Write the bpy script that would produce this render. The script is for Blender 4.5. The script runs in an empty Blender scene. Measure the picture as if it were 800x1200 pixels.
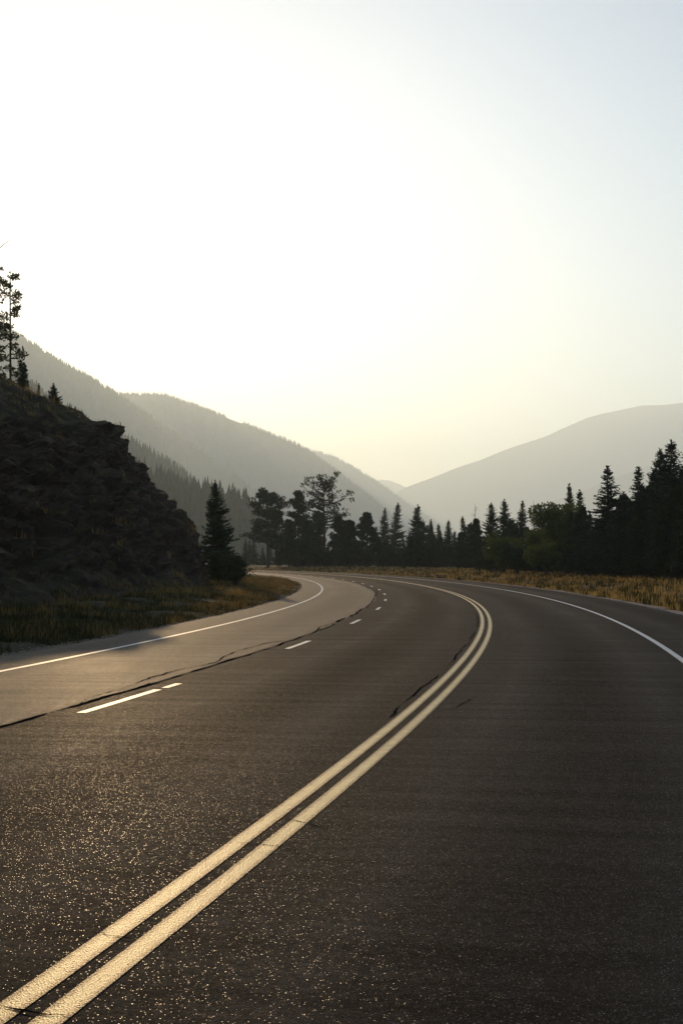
import bpy, math, random
import numpy as np
from mathutils import Vector, noise, Matrix

RNG = np.random.default_rng(11)
random.seed(11)
sc = bpy.context.scene
COL = sc.collection
PI = math.pi

# ------------------------------------------------------------------ frame of the place
CAM_H = 1.85          # metres; Y runs down the valley, X to the right
FPX, HOR = 1700.0, 657.0   # focal length and horizon of the photograph in its own pixels

def at(px, py, Y):
    """world point seen at photo pixel (px, py) when it stands Y metres away"""
    return ((px - 400) / FPX * Y, Y, CAM_H + (HOR - py) / FPX * Y)

# ------------------------------------------------------------------ helpers
class MB:
    """collects vertices and faces, links them as ONE mesh object"""
    def __init__(self):
        self.v, self.f, self.m, self.n = [], [], [], 0
    def add(self, verts, faces, mat=0):
        verts = np.asarray(verts, float).reshape(-1, 3)
        faces = np.asarray(faces, int) + self.n
        self.v.append(verts); self.f.append(faces); self.m.append(np.full(len(faces), mat))
        self.n += len(verts)
    def mesh(self, name, mats, smooth=False):
        me = bpy.data.meshes.new(name)
        V = np.concatenate(self.v) if self.v else np.zeros((0, 3))
        tot, idx, start, mi = 0, [], [], []
        for F, M in zip(self.f, self.m):
            k = F.shape[1]
            idx.append(F.ravel()); start.append(tot + np.arange(len(F)) * k); mi.append(M); tot += F.size
        idx = np.concatenate(idx); start = np.concatenate(start); mi = np.concatenate(mi)
        me.vertices.add(len(V)); me.vertices.foreach_set('co', V.ravel().astype(np.float32))
        me.loops.add(len(idx)); me.loops.foreach_set('vertex_index', idx.astype(np.int32))
        me.polygons.add(len(start)); me.polygons.foreach_set('loop_start', start.astype(np.int32))
        me.polygons.foreach_set('material_index', mi.astype(np.int32))
        me.polygons.foreach_set('use_smooth', np.full(len(start), smooth))
        for m in (mats if isinstance(mats, (list, tuple)) else [mats]):
            me.materials.append(m)
        me.update(); me.validate()
        return me
    def build(self, name, mats, parent=None, smooth=False):
        o = bpy.data.objects.new(name, self.mesh(name, mats, smooth)); COL.objects.link(o)
        if parent is not None: o.parent = parent
        return o

def tube(mb, pts, rad, n=6, mat=0):
    pts = np.asarray(pts, float); k = len(pts)
    d = np.gradient(pts, axis=0); d /= np.linalg.norm(d, axis=1)[:, None] + 1e-9
    up = np.where(np.abs(d[:, 2:3]) > .9, np.array([[1., 0, 0]]), np.array([[0, 0, 1.]]))
    a = np.cross(d, up); a /= np.linalg.norm(a, axis=1)[:, None] + 1e-9
    b = np.cross(d, a)
    th = np.arange(n) * 2 * PI / n
    rad = np.asarray(rad, float)
    V = pts[:, None] + (a[:, None] * np.cos(th)[None, :, None] + b[:, None] * np.sin(th)[None, :, None]) * rad[:, None, None]
    F = [[i * n + j, i * n + (j + 1) % n, (i + 1) * n + (j + 1) % n, (i + 1) * n + j] for i in range(k - 1) for j in range(n)]
    mb.add(V, F, mat)

def tag(o, label=None, cat=None, group=None, kind=None):
    if label: o['label'] = label
    if cat: o['category'] = cat
    if group: o['group'] = group
    if kind: o['kind'] = kind
    return o

def empty(name, loc=(0, 0, 0), rz=0, s=1):
    o = bpy.data.objects.new(name, None); COL.objects.link(o)
    o.location = loc; o.rotation_euler = (0, 0, rz); o.scale = (s, s, s) if not isinstance(s, tuple) else s
    o.empty_display_size = .3
    return o

def copy_tree(root):
    r = root.copy(); COL.objects.link(r)
    for ch in list(root.children):
        c = ch.copy(); COL.objects.link(c); c.parent = r
    return r

def fbm(x, y, z=0., sc_=1., octs=4):
    return noise.fractal(Vector((x * sc_, y * sc_, z * sc_)), .9, 2.1, octs, noise_basis='PERLIN_ORIGINAL')

# ------------------------------------------------------------------ materials
def newmat(name):
    m = bpy.data.materials.new(name); m.use_nodes = True
    nt = m.node_tree; b = nt.nodes['Principled BSDF']
    return m, nt, b
def N(nt, t, **kw):
    n = nt.nodes.new(t)
    for k, v in kw.items(): setattr(n, k, v)
    return n
def ramp(nt, src, stops):
    r = N(nt, 'ShaderNodeValToRGB'); e = r.color_ramp.elements
    while len(e) < len(stops): e.new(.5)
    for el, (p, c) in zip(e, stops):
        el.position = p; el.color = (c, c, c, 1) if isinstance(c, (int, float)) else (*c, 1)
    nt.links.new(src, r.inputs[0]); return r.outputs[0]
def noise_node(nt, vec, scale, detail=4, rough=.6):
    n = N(nt, 'ShaderNodeTexNoise'); n.inputs['Scale'].default_value = scale
    n.inputs['Detail'].default_value = detail; n.inputs['Roughness'].default_value = rough
    if vec is not None: nt.links.new(vec, n.inputs['Vector'])
    return n.outputs['Fac']
def mapping(nt, src, scale):
    mp = N(nt, 'ShaderNodeMapping'); mp.inputs['Scale'].default_value = scale
    nt.links.new(src, mp.inputs['Vector']); return mp.outputs[0]
def mix(nt, fac, a, b, mode='MIX'):
    m = N(nt, 'ShaderNodeMix', data_type='RGBA', blend_type=mode)
    for sock, v in ((m.inputs[0], fac), (m.inputs[6], a), (m.inputs[7], b)):
        if isinstance(v, (int, float)): sock.default_value = v
        elif isinstance(v, tuple): sock.default_value = (*v, 1)
        else: nt.links.new(v, sock)
    return m.outputs[2]
def math_(nt, op, a, b=None):
    m = N(nt, 'ShaderNodeMath', operation=op)
    for s, v in zip(m.inputs, (a, b)):
        if v is None: continue
        if isinstance(v, (int, float)): s.default_value = v
        else: nt.links.new(v, s)
    return m.outputs[0]

SPEC_OLD, SPEC_NEW, TILT = .95, .025, .07
def mat_asphalt(name, tone=1.0):
    m, nt, b = newmat(name)
    uv = N(nt, 'ShaderNodeUVMap'); uvo = uv.outputs[0]
    tc = N(nt, 'ShaderNodeTexCoord'); P = tc.outputs['Object']
    # aggregate: pale and dark stones in bitumen
    vo = N(nt, 'ShaderNodeTexVoronoi', feature='F1'); vo.inputs['Scale'].default_value = 150; nt.links.new(P, vo.inputs['Vector'])
    stone = N(nt, 'ShaderNodeSeparateColor'); nt.links.new(vo.outputs['Color'], stone.inputs[0])
    agg = ramp(nt, stone.outputs[0], [(0, .012 * tone), (.55, .024 * tone), (.88, .04 * tone), (.975, .07 * tone), (1, .18 * tone)])
    # wear and stains, stretched across and along the lanes
    big = ramp(nt, noise_node(nt, mapping(nt, uvo, (.55, .06, 1)), 1, 5), [(.3, .78), (.7, 1.22)])
    cross = ramp(nt, noise_node(nt, mapping(nt, uvo, (.12, 2.3, 1)), 1, 5, .65), [(.33, .72), (.66, 1.22)])
    fine = ramp(nt, noise_node(nt, P, 9, 5), [(.3, .8), (.7, 1.2)])
    col = mix(nt, 1.0, mix(nt, 1.0, agg, big, 'MULTIPLY'), fine, 'MULTIPLY')
    col = mix(nt, 1.0, col, cross, 'MULTIPLY')
    # oil-darkened middle of each lane, polished wheel tracks
    sx = N(nt, 'ShaderNodeSeparateXYZ'); nt.links.new(uvo, sx.inputs[0])
    lane = math_(nt, 'COSINE', math_(nt, 'MULTIPLY', sx.outputs[0], 2 * PI / 3.93))
    lane = ramp(nt, math_(nt, 'ADD', math_(nt, 'MULTIPLY', lane, .5), .5), [(0, .66), (.5, 1.18), (1, .9)])
    col = mix(nt, 1.0, col, lane, 'MULTIPLY')
    col = mix(nt, 1.0, col, (1.1, .98, .84), 'MULTIPLY')
    nt.links.new(col, b.inputs['Base Color'])
    # the paving left of the long joint is older and polished, the rest is rougher
    old = ramp(nt, math_(nt, 'ADD', math_(nt, 'MULTIPLY', sx.outputs[0], .1), .5 + .0441), [(0, 1.), (.09, 1.), (.104, 0.), (1, 0.)])
    glint = ramp(nt, stone.outputs[1], [(0, 0.), (.972, 0.), (.985, 1.)])                # a few stones show a bare glassy face
    rg = ramp(nt, noise_node(nt, P, 14, 4), [(.3, .74), (.7, .88)])
    rg = mix(nt, glint, rg, (.33, .33, .33))
    nt.links.new(rg, b.inputs['Roughness'])
    sp = math_(nt, 'ADD', math_(nt, 'MULTIPLY', old, SPEC_OLD - SPEC_NEW), SPEC_NEW)
    sp = math_(nt, 'MULTIPLY', math_(nt, 'MULTIPLY', sp, cross), math_(nt, 'MULTIPLY', math_(nt, 'MULTIPLY', fine, lane), big))
    sp = math_(nt, 'MULTIPLY', sp, ramp(nt, stone.outputs[2], [(0, .3), (.6, .9), (1, 1.9)]))
    nt.links.new(math_(nt, 'ADD', sp, math_(nt, 'MULTIPLY', glint, .10)), b.inputs['Specular IOR Level'])
    b.inputs['Specular Tint'].default_value = (1., .70, .38, 1)  # warmth of the low sun put into the gloss colour
    h1 = math_(nt, 'MULTIPLY', vo.outputs['Distance'], -.0035)
    h2 = math_(nt, 'MULTIPLY', noise_node(nt, P, 30, 4), .004)
    h3 = math_(nt, 'MULTIPLY', noise_node(nt, mapping(nt, uvo, (.25, 2.6, 1)), 1, 4), .004)
    bp = N(nt, 'ShaderNodeBump'); bp.inputs['Strength'].default_value = .8; bp.inputs['Distance'].default_value = 1.0
    nt.links.new(math_(nt, 'ADD', math_(nt, 'ADD', h1, h2), h3), bp.inputs['Height'])
    # every stone face has its own small tilt
    sub = N(nt, 'ShaderNodeVectorMath', operation='SUBTRACT'); nt.links.new(vo.outputs['Color'], sub.inputs[0]); sub.inputs[1].default_value = (.5, .5, .5)
    scl = N(nt, 'ShaderNodeVectorMath', operation='MULTIPLY'); nt.links.new(sub.outputs[0], scl.inputs[0]); scl.inputs[1].default_value = (TILT, TILT, .05)
    ad = N(nt, 'ShaderNodeVectorMath', operation='ADD'); nt.links.new(scl.outputs[0], ad.inputs[0]); nt.links.new(bp.outputs[0], ad.inputs[1])
    nn = N(nt, 'ShaderNodeVectorMath', operation='NORMALIZE'); nt.links.new(ad.outputs[0], nn.inputs[0])
    nt.links.new(nn.outputs[0], b.inputs['Normal'])
    return m

def mat_paint(name, core, edge, worn=.45):
    m, nt, b = newmat(name)
    uv = N(nt, 'ShaderNodeUVMap'); tc = N(nt, 'ShaderNodeTexCoord'); P = tc.outputs['Object']
    sx = N(nt, 'ShaderNodeSeparateXYZ'); nt.links.new(uv.outputs[0], sx.inputs[0])
    nz = noise_node(nt, P, 22, 4)
    e = math_(nt, 'ABSOLUTE', math_(nt, 'SUBTRACT', sx.outputs[0], .5))          # 0 middle .. .5 rim
    e = math_(nt, 'ADD', e, math_(nt, 'MULTIPLY', math_(nt, 'SUBTRACT', nz, .5), .42))
    col = mix(nt, ramp(nt, e, [(.20, 0.), (.36, 1.)]), core, edge)
    speck = ramp(nt, noise_node(nt, P, 70, 3, .7), [(.30, 1.), (.42, 0.)])
    rim = ramp(nt, e, [(.43, 0.), (.49, .95)])
    wear = math_(nt, 'MAXIMUM', math_(nt, 'MULTIPLY', speck, worn), rim)
    patch = ramp(nt, noise_node(nt, P, 3.2, 5), [(.3, .8), (.65, 1.06)])
    col = mix(nt, 1.0, col, patch, 'MULTIPLY')
    col = mix(nt, wear, col, (.04, .036, .03))
    nt.links.new(col, b.inputs['Base Color'])
    b.inputs['Roughness'].default_value = .5; b.inputs['Specular Tint'].default_value = (1., .80, .48, 1)
    clean = math_(nt, 'SUBTRACT', 1., math_(nt, 'MAXIMUM', math_(nt, 'MULTIPLY', ramp(nt, e, [(.20, 0.), (.36, 1.)]), .75), wear))
    nt.links.new(math_(nt, 'ADD', math_(nt, 'MULTIPLY', clean, .55), .02), b.inputs['Specular IOR Level'])
    vo = N(nt, 'ShaderNodeTexVoronoi'); vo.inputs['Scale'].default_value = 90; nt.links.new(P, vo.inputs['Vector'])
    bp = N(nt, 'ShaderNodeBump'); bp.inputs['Strength'].default_value = .8; bp.inputs['Distance'].default_value = .007
    nt.links.new(vo.outputs['Distance'], bp.inputs['Height']); nt.links.new(bp.outputs[0], b.inputs['Normal'])
    return m

def mat_plain(name, stops, scale=3., rough=.9, bump=0., bscale=8., spec=.2, trans=None):
    m, nt, b = newmat(name)
    tc = N(nt, 'ShaderNodeTexCoord')
    c = ramp(nt, noise_node(nt, tc.outputs['Object'], scale, 5), [(.28 + .44 * i / max(1, len(stops) - 1), s) for i, s in enumerate(stops)])
    nt.links.new(c, b.inputs['Base Color']); b.inputs['Roughness'].default_value = rough
    b.inputs['Specular IOR Level'].default_value = spec
    if bump:
        bp = N(nt, 'ShaderNodeBump'); bp.inputs['Strength'].default_value = 1; bp.inputs['Distance'].default_value = bump
        nt.links.new(noise_node(nt, tc.outputs['Object'], bscale, 6), bp.inputs['Height']); nt.links.new(bp.outputs[0], b.inputs['Normal'])
    if trans:
        t = N(nt, 'ShaderNodeBsdfTranslucent'); nt.links.new(c, t.inputs[0])
        ms = N(nt, 'ShaderNodeMixShader'); ms.inputs[0].default_value = trans
        nt.links.new(b.outputs[0], ms.inputs[1]); nt.links.new(t.outputs[0], ms.inputs[2])
        nt.links.new(ms.outputs[0], nt.nodes['Material Output'].inputs['Surface'])
    return m

def mat_rock():
    m, nt, b = newmat('rock_and_scrub')
    tc = N(nt, 'ShaderNodeTexCoord'); P = tc.outputs['Object']
    ge = N(nt, 'ShaderNodeNewGeometry'); sz = N(nt, 'ShaderNodeSeparateXYZ'); nt.links.new(ge.outputs['True Normal'], sz.inputs[0])
    rock = ramp(nt, noise_node(nt, mapping(nt, P, (.6, .35, 1.6)), 1.1, 7, .65), [(.3, (.015, .009, .006)), (.5, (.042, .026, .018)), (.72, (.12, .078, .055))])
    soil = ramp(nt, noise_node(nt, P, .9, 6), [(.3, (.02, .016, .007)), (.55, (.05, .036, .015)), (.75, (.12, .082, .033))])
    k = math_(nt, 'ADD', sz.outputs[2], math_(nt, 'MULTIPLY', math_(nt, 'SUBTRACT', noise_node(nt, P, .8, 5), .5), .7))
    col = mix(nt, ramp(nt, k, [(.55, 0.), (.72, 1.)]), rock, soil)
    nt.links.new(col, b.inputs['Base Color']); b.inputs['Roughness'].default_value = .95; b.inputs['Specular IOR Level'].default_value = .15
    bp = N(nt, 'ShaderNodeBump'); bp.inputs['Strength'].default_value = 1; bp.inputs['Distance'].default_value = .25
    nt.links.new(noise_node(nt, mapping(nt, P, (1, .7, 2.2)), 2.4, 8, .65), bp.inputs['Height']); nt.links.new(bp.outputs[0], b.inputs['Normal'])
    return m

M = {
    'asphalt': mat_asphalt('asphalt'),
    'yellow': mat_paint('yellow_paint', (.88, .60, .19), (.36, .17, .02)),
    'white': mat_paint('white_paint', (.72, .70, .65), (.6, .57, .5), .35),
    'crack': mat_plain('crack_filler', [(.006, .006, .006), (.012, .011, .01)], 12, 1., spec=0),
    'dirt': mat_plain('shoulder_dirt', [(.16, .11, .075), (.28, .195, .14), (.38, .28, .21)], 1.6, .95, .05, 9),
    'ground': mat_plain('dry_meadow', [(.03, .025, .011), (.06, .046, .019), (.09, .065, .025)], .7, 1., .08, 6),
    'grass_gold': mat_plain('grass_gold', [(.16, .11, .035), (.36, .23, .07), (.52, .34, .11)], .5, .8, trans=.6),
    'grass_green': mat_plain('grass_green', [(.02, .024, .008), (.045, .042, .013), (.10, .08, .027)], .5, .8, trans=.55),  # green, darkened further to deepen the shade on the bank
    'grass_dry': mat_plain('grass_dry', [(.08, .06, .02), (.20, .13, .045), (.36, .23, .07)], .5, .8, trans=.5),
    'rock': mat_rock(),
    'needles': mat_plain('spruce_needles', [(.018, .03, .016), (.03, .048, .022), (.045, .06, .026)], 1.2, .8),
    'needles_pine': mat_plain('pine_needles', [(.022, .034, .015), (.036, .052, .02), (.055, .068, .027)], 1.2, .8, trans=.15),
    'needles_thin': mat_plain('thin_pine_needles', [(.05, .055, .02), (.085, .08, .03), (.13, .11, .04)], 1.2, .8, trans=.4),
    'leaves': mat_plain('broad_leaves', [(.045, .065, .014), (.08, .10, .02), (.12, .14, .03)], .9, .7, trans=.5),
    'bush': mat_plain('bush_leaves', [(.02, .03, .012), (.04, .05, .018), (.06, .07, .025)], 2., .8, trans=.2),
    'bark': mat_plain('bark', [(.03, .022, .017), (.07, .05, .036), (.11, .075, .05)], 5, .95, .03, 14),
    'bark_pale': mat_plain('pale_dead_bark', [(.12, .10, .08), (.2, .17, .14), (.28, .25, .21)], 5, .95),
    'far_trees': mat_plain('far_conifer_forest', [(.02, .03, .017), (.035, .045, .022), (.06, .06, .03)], .02, 1., spec=0),
    'slope': mat_plain('forested_slope', [(.03, .036, .018), (.055, .055, .027), (.10, .085, .045)], .012, 1., spec=0),
    'slope_far': mat_plain('far_slope', [(.035, .04, .022), (.06, .06, .035), (.08, .07, .045)], .0018, 1., spec=0),
}

# ------------------------------------------------------------------ the road
COEF = (-2.5232, 22.0702, -15.1412, 1.2064, .6011)
R_FAR = 700.
def _p(y): u = y / 100; return sum(c * u ** k for k, c in enumerate(COEF))
def _dp(y): u = y / 100; return sum(k * c * u ** (k - 1) for k, c in enumerate(COEF) if k) / 100
def cx(y):
    if y < 0: return _p(0) + _dp(0) * y - y * y / 1200
    if y > 100: t = y - 100; return _p(100) + _dp(100) * t - t * t / (2 * R_FAR)
    return _p(y)
def rd(y, off):
    """point at lateral offset off (right positive) from the double yellow line"""
    s = (cx(y + .5) - cx(y - .5)); l = math.hypot(s, 1)
    return cx(y) + off / l, y - off * s / l
LINE_L, LINE_D, LINE_R, EDGE_L, EDGE_R = -7.56, -3.93, 3.93, -9.05, 6.6
def edge_x(y, side):       # X of the pavement edge at a given Y
    off = EDGE_L if side < 0 else EDGE_R
    yy = y
    for _ in range(4): yy += y - rd(yy, off)[1]
    return rd(yy, off)[0]

YS = np.concatenate([np.arange(-30, 60, 1.), np.arange(60, 160, 1.5), np.arange(160, 460, 4.)])
def wob(y, s): return fbm(y * .9, s * 7.3, 0, 1, 4) * .16

def set_uv(o, uvs):
    me = o.data; l = me.uv_layers.new(name='UVMap')
    vi = np.zeros(len(me.loops), np.int32); me.loops.foreach_get('vertex_index', vi)
    l.data.foreach_set('uv', np.asarray(uvs, np.float32)[vi].ravel())

ROAD_Z = 0.0
offs = [None, EDGE_L, -7.2, -5.5, -3.93, -2, 0, 2, 3.93, 5.2, EDGE_R, None]
V, UV = [], []
for y in YS:
    for k, of in enumerate(offs):
        if of is None:
            of2 = (EDGE_L - .10 + wob(y, 1)) if k == 0 else (EDGE_R + .10 + wob(y, 2)); z = -.22
        else:
            of2 = of + (wob(y, 1) if of == EDGE_L else wob(y, 2) if of == EDGE_R else 0); z = ROAD_Z
        X, Yw = rd(y, of2); V.append((X, Yw, z)); UV.append((of2, y))
nc = len(offs)
F = [[i * nc + j, i * nc + j + 1, (i + 1) * nc + j + 1, (i + 1) * nc + j] for i in range(len(YS) - 1) for j in range(nc - 1)]
mb = MB(); mb.add(V, F); road = mb.build('road', M['asphalt']); set_uv(road, UV); tag(road, kind='structure')

def stripe(name, off, width, y0, y1, mat, z=.004, step=.5, ragged=0.):
    n = max(2, int((y1 - y0) / step) + 1); V, UV = [], []
    for y in np.linspace(y0, y1, n):
        for s in (0, .5, 1):
            w = (s - .5) * width
            X, Yw = rd(y, off + w); V.append((X, Yw, z)); UV.append((s, y))
    F = [[i * 3 + j, i * 3 + j + 1, (i + 1) * 3 + j + 1, (i + 1) * 3 + j] for i in range(n - 1) for j in range(2)]
    mb = MB(); mb.add(V, F); o = mb.build(name, mat, road); set_uv(o, UV); return o
for s in (-1, 1): stripe('yellow_line', s * .113, .135, -20, 450, M['yellow'])
stripe('edge_line', LINE_L, .14, -20, 450, M['white'])
stripe('edge_line', LINE_R, .14, -20, 450, M['white'])
y = 17.7 - 12.2 * 3
while y < 330:
    if abs(y - 17.7) < .1: stripe('lane_dash', LINE_D - .07, .13, 16.95, 20.15, M['white'])
    else: stripe('lane_dash', LINE_D, .13, y, y + 3.05, M['white'])
    y += 12.2
stripe('lane_dash', LINE_D - .05, .12, 20.45, 21.2, M['white'])

# cracks: the long open joint between the two left lanes and short transverse ones
def crack(path, w, name='crack', z=.007, seed=0, amp=.09):
    """path of (offset, y) points; a ragged thin strip"""
    r = np.random.default_rng(seed); P = []
    for (a, b) in zip(path[:-1], path[1:]):
        L = math.hypot(b[0] - a[0], b[1] - a[1]); n = max(2, int(L / .12))
        for t in np.linspace(0, 1, n, endpoint=False):
            P.append((a[0] + (b[0] - a[0]) * t, a[1] + (b[1] - a[1]) * t))
    P.append(path[-1]); P = np.array(P)
    d = np.gradient(P, axis=0); d /= np.linalg.norm(d, axis=1)[:, None] + 1e-9
    nrm = np.stack([-d[:, 1], d[:, 0]], 1)
    j = np.cumsum(r.normal(0, .02, len(P)));  j -= np.linspace(j[0], j[-1], len(P)); j = np.clip(j, -amp, amp)
    ww = w * np.clip(.9 + .5 * np.convolve(r.normal(0, 1, len(P) + 6), np.ones(7) / 2.65, 'valid') + r.normal(0, .15, len(P)), .12, 1.9); ww[0] = ww[-1] = .002
    c = P + nrm * j[:, None] * .8
    A, B = c + nrm * ww[:, None] / 2, c - nrm * ww[:, None] / 2
    V = []
    for p, q in zip(A, B):
        V.append((*rd(p[1], p[0]), z)); V.append((*rd(q[1], q[0]), z))
    F = [[2 * i, 2 * i + 1, 2 * i + 3, 2 * i + 2] for i in range(len(P) - 1)]
    mb = MB(); mb.add(V, F); return mb.build(name, M['crack'], road)
def px2road(px, py):
    Y = CAM_H * FPX / (py - HOR); X = (px - 400) / FPX * Y
    yy = Y
    for _ in range(5):
        s = cx(yy + .5) - cx(yy - .5); l = math.hypot(s, 1)
        off = (X - cx(yy)) * l if abs(s) < 1e-6 else ((X - cx(yy)) * 1 + (Y - yy) * -s) / l
        yy = Y + off * s / l
    return off, yy
jr = np.random.default_rng(5)
joint = [(LINE_D - .48 + jr.normal(0, .035), y) for y in np.arange(-14, 112, 1.1)]
crack(joint, .055, 'joint_crack', seed=1)
for k, (i0, i1, da) in enumerate(((22, 27, -.12), (29, 38, -.22), (36, 44, -.42), (47, 54, -.15), (56, 66, -.12), (30, 33, .1))):
    n_ = i1 - i0
    crack([(a + da * math.sin(PI * q / (n_ - 1)) ** .6 + jr.normal(0, .03), b) for q, (a, b) in enumerate(joint[i0:i1])], .032, seed=40 + k)
for k, (ya, yb) in enumerate(((17, 24), (25.5, 33), (34, 38), (40, 52), (55, 64))):
    crack([(-.235 - .05 * math.sin(PI * (y - ya) / (yb - ya)) + jr.normal(0, .015), y) for y in np.arange(ya, yb, .7)], .02, seed=30 + k, amp=.03)
for sd, px in enumerate([[(262, 988), (285, 990), (320, 994), (352, 1002), (378, 1009), (412, 1018), (440, 1030)],
                          [(105, 1094), (130, 1097), (160, 1103)],
                          [(0, 1181), (40, 1184), (80, 1190), (120, 1195), (150, 1205)],
                          [(508, 836), (522, 832), (538, 826), (556, 818)],
                          [(330, 960), (362, 966), (380, 972)]]):
    crack([px2road(*p) for p in px], .012, seed=20 + sd)

# ------------------------------------------------------------------ ground sheet
def sstep(a, b, x): t = min(1, max(0, (x - a) / (b - a))); return t * t * (3 - 2 * t)
def ground_z(X, Y):
    if Y < -60 or Y > 520: return -.35 + 1.0 * sstep(520, 800, Y) * 0
    eL, eR = edge_x(Y, -1), edge_x(Y, 1)
    base = -.35
    if X > eR - .3:
        d = X - eR
        z = -.05 - .25 * sstep(.6, 3, d) + .35 * sstep(3, 9, d) + .35 * sstep(8, 30, d) + fbm(X, Y, 3, .25, 4) * .12 * sstep(.4, 2, d)
        return z if d < 60 else z - (z - base) * sstep(60, 110, d)
    if X < eL + .3:
        d = eL - X
        z = -.05 + .10 * sstep(.2, 1.2, d) + .25 * sstep(1.5, 6, d) + fbm(X, Y, 8, .3, 4) * .14 * sstep(.3, 1.6, d)
        return z if d < 60 else z - (z - base) * sstep(60, 110, d)
    return -.20
def axis(fine0, fine1, st, far):
    a = list(np.arange(fine0, fine1 + 1e-6, st)); s = st
    while a[-1] < far[1]: s *= 1.35; a.append(a[-1] + s)
    s = st
    while a[0] > far[0]: s *= 1.35; a.insert(0, a[0] - s)
    return a
# rows follow the road: columns are distances from the road axis
ga = np.clip(axis(-26, 34, .5, (-14000, 14000)), -14000, 14000); gy = np.clip(axis(-20, 260, 1.6, (-400, 36000)), -400, 36000)
V = []
for y in gy:
    yc = min(max(y, -60), 460); w = sstep(460, 900, y)
    for a in ga:
        X = a + cx(yc) * sstep(2000, 0, abs(a)); V.append((X, y, ground_z(X, y)))
n = len(ga)
F = [[i * n + j, i * n + j + 1, (i + 1) * n + j + 1, (i + 1) * n + j] for i in range(len(gy) - 1) for j in range(n - 1)]
mb = MB(); mb.add(V, F); tag(mb.build('ground', M['ground'], smooth=True), kind='structure')

# bare dirt strip along the right pavement edge
V, UV = [], []; ys = np.arange(20, 300, 1.)
for y in ys:
    for k, s in enumerate((0, .35, .7, 1)):
        of = EDGE_R + .05 + s * (.75 + fbm(y * .35, 4.4, 0, 1, 4) * .8) + wob(y, 2)
        X, Yw = rd(y, of); V.append((X, Yw, max(ground_z(X, Yw) + .03, -.04) if k < 3 else ground_z(X, Yw) - .04))
F = [[i * 4 + j, i * 4 + j + 1, (i + 1) * 4 + j + 1, (i + 1) * 4 + j] for i in range(len(ys) - 1) for j in range(3)]
mb = MB(); mb.add(V, F); tag(mb.build('dirt_shoulder', M['dirt'], smooth=True), kind='structure')

# ------------------------------------------------------------------ rocky hillside on the left
NOSE = [(-8.2, -.3), (-8.4, .1), (-8.65, 1.0), (-8.8, 2.2), (-9.4, 3.4), (-9.95, 4.4), (-10.45, 5.0), (-10.9, 5.6), (-11.5, 6.3), (-12.0, 6.5),
        (-12.7, 7.0), (-13.15, 7.5), (-12.85, 8.0), (-13.2, 8.7), (-13.6, 9.5), (-13.9, 10.2), (-15.1, 10.5)]
BASE = [(-8.0, -.3), (-8.6, .25), (-9.2, 1.0), (-9.8, 1.9), (-10.4, 2.8), (-11.0, 3.7), (-11.5, 4.5), (-12.0, 5.2), (-12.4, 5.9), (-12.9, 6.6),
        (-13.3, 7.1), (-13.7, 7.6), (-14.2, 8.1), (-14.6, 8.5), (-15.0, 8.8), (-15.5, 9.1), (-16.2, 9.4)]
def lerp_rows(P, n):
    P = np.array(P); s = np.linspace(0, len(P) - 1, n); i = np.clip(s.astype(int), 0, len(P) - 2); f = (s - i)[:, None]
    return P[i] * (1 - f) + P[i + 1] * f
NF = 84
NOSE_, BASE_ = lerp_rows(NOSE, NF), lerp_rows(BASE, NF)
e95 = edge_x(95, -1)
hy = np.concatenate([np.arange(-40, 40, 1.5), np.arange(40, 112, .36), np.arange(112, 190, 1.6)])
up = np.concatenate([np.arange(.5, 20, .55), np.arange(20, 70, 2.5), np.arange(70, 200, 9)])
V = []
for y in hy:
    w = sstep(76, 91, y)
    P = BASE_ * (1 - w) + NOSE_ * w
    low = 1 - .10 * sstep(80, 60, y)
    shift = edge_x(min(y, 98), -1) - e95
    if y > 97: shift += -(y - 97) ** 1.35 * .42
    col = [(X + shift, z * low) for X, z in P]
    X0, z0 = col[-1]
    for d in up:
        sl = .44 + .10 * sstep(90, 130, y)
        col.append((X0 - d, z0 + sl * d * (1 - .35 * sstep(0, 3, 3 - d)) ))
    for i, (X, z) in enumerate(col):
        zz = max(z, 0); amp = sstep(0, 2.2, zz)
        # slanting strata, blocks and scrub lumps
        q = Vector((X * .5 + zz * .25, y * .22, zz * .55 - X * .18))
        a = noise.fractal(q * 1.1, .85, 2.2, 5)
        vd = noise.voronoi(Vector((X * .42 + zz * .3, y * .34, zz * .6 - X * .2)))[0]
        crk = min(1., (vd[1] - vd[0]) * 3.2)                       # joints between blocks
        bl = noise.cell(Vector((X * .33 + zz * .3, y * .3, zz * .5)))
        bl2 = noise.cell(Vector((X * .9 + zz * .8, y * .8, zz * 1.3)))
        led = (zz * 1.25 + X * .25 + y * .09 + a * .8) % 1.0         # ledges along the tilted beds
        top = sstep(NF - 6, NF + 10, i)
        r = (a * .7 + (bl - .5) * .6 + (bl2 - .5) * .35 + (crk - .7) * .55 + (.5 - led) * (.5 - .25 * w)) * amp * (1 - .75 * top) * (1 - .30 * w * (1 - top))
        V.append((X + r * .8 * (1 - top), y + r * .5, z + r * (.5 + .25 * top)))
n = NF + len(up)
F = [[i * n + j, (i + 1) * n + j, (i + 1) * n + j + 1, i * n + j + 1] for i in range(len(hy) - 1) for j in range(n - 1)]
HILL_V = np.array(V).reshape(len(hy), n, 3)
mb = MB(); mb.add(V, F); tag(mb.build('hillside', M['rock'], smooth=False), kind='structure')
from mathutils.bvhtree import BVHTree
HBVH = BVHTree.FromPolygons([Vector(v) for v in V], F)
def surf_z(X, Y):
    hit = HBVH.ray_cast(Vector((X, Y, 200)), Vector((0, 0, -1)))
    g = ground_z(X, Y)
    return max(g, hit[0].z) if hit[0] is not None else g

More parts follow.
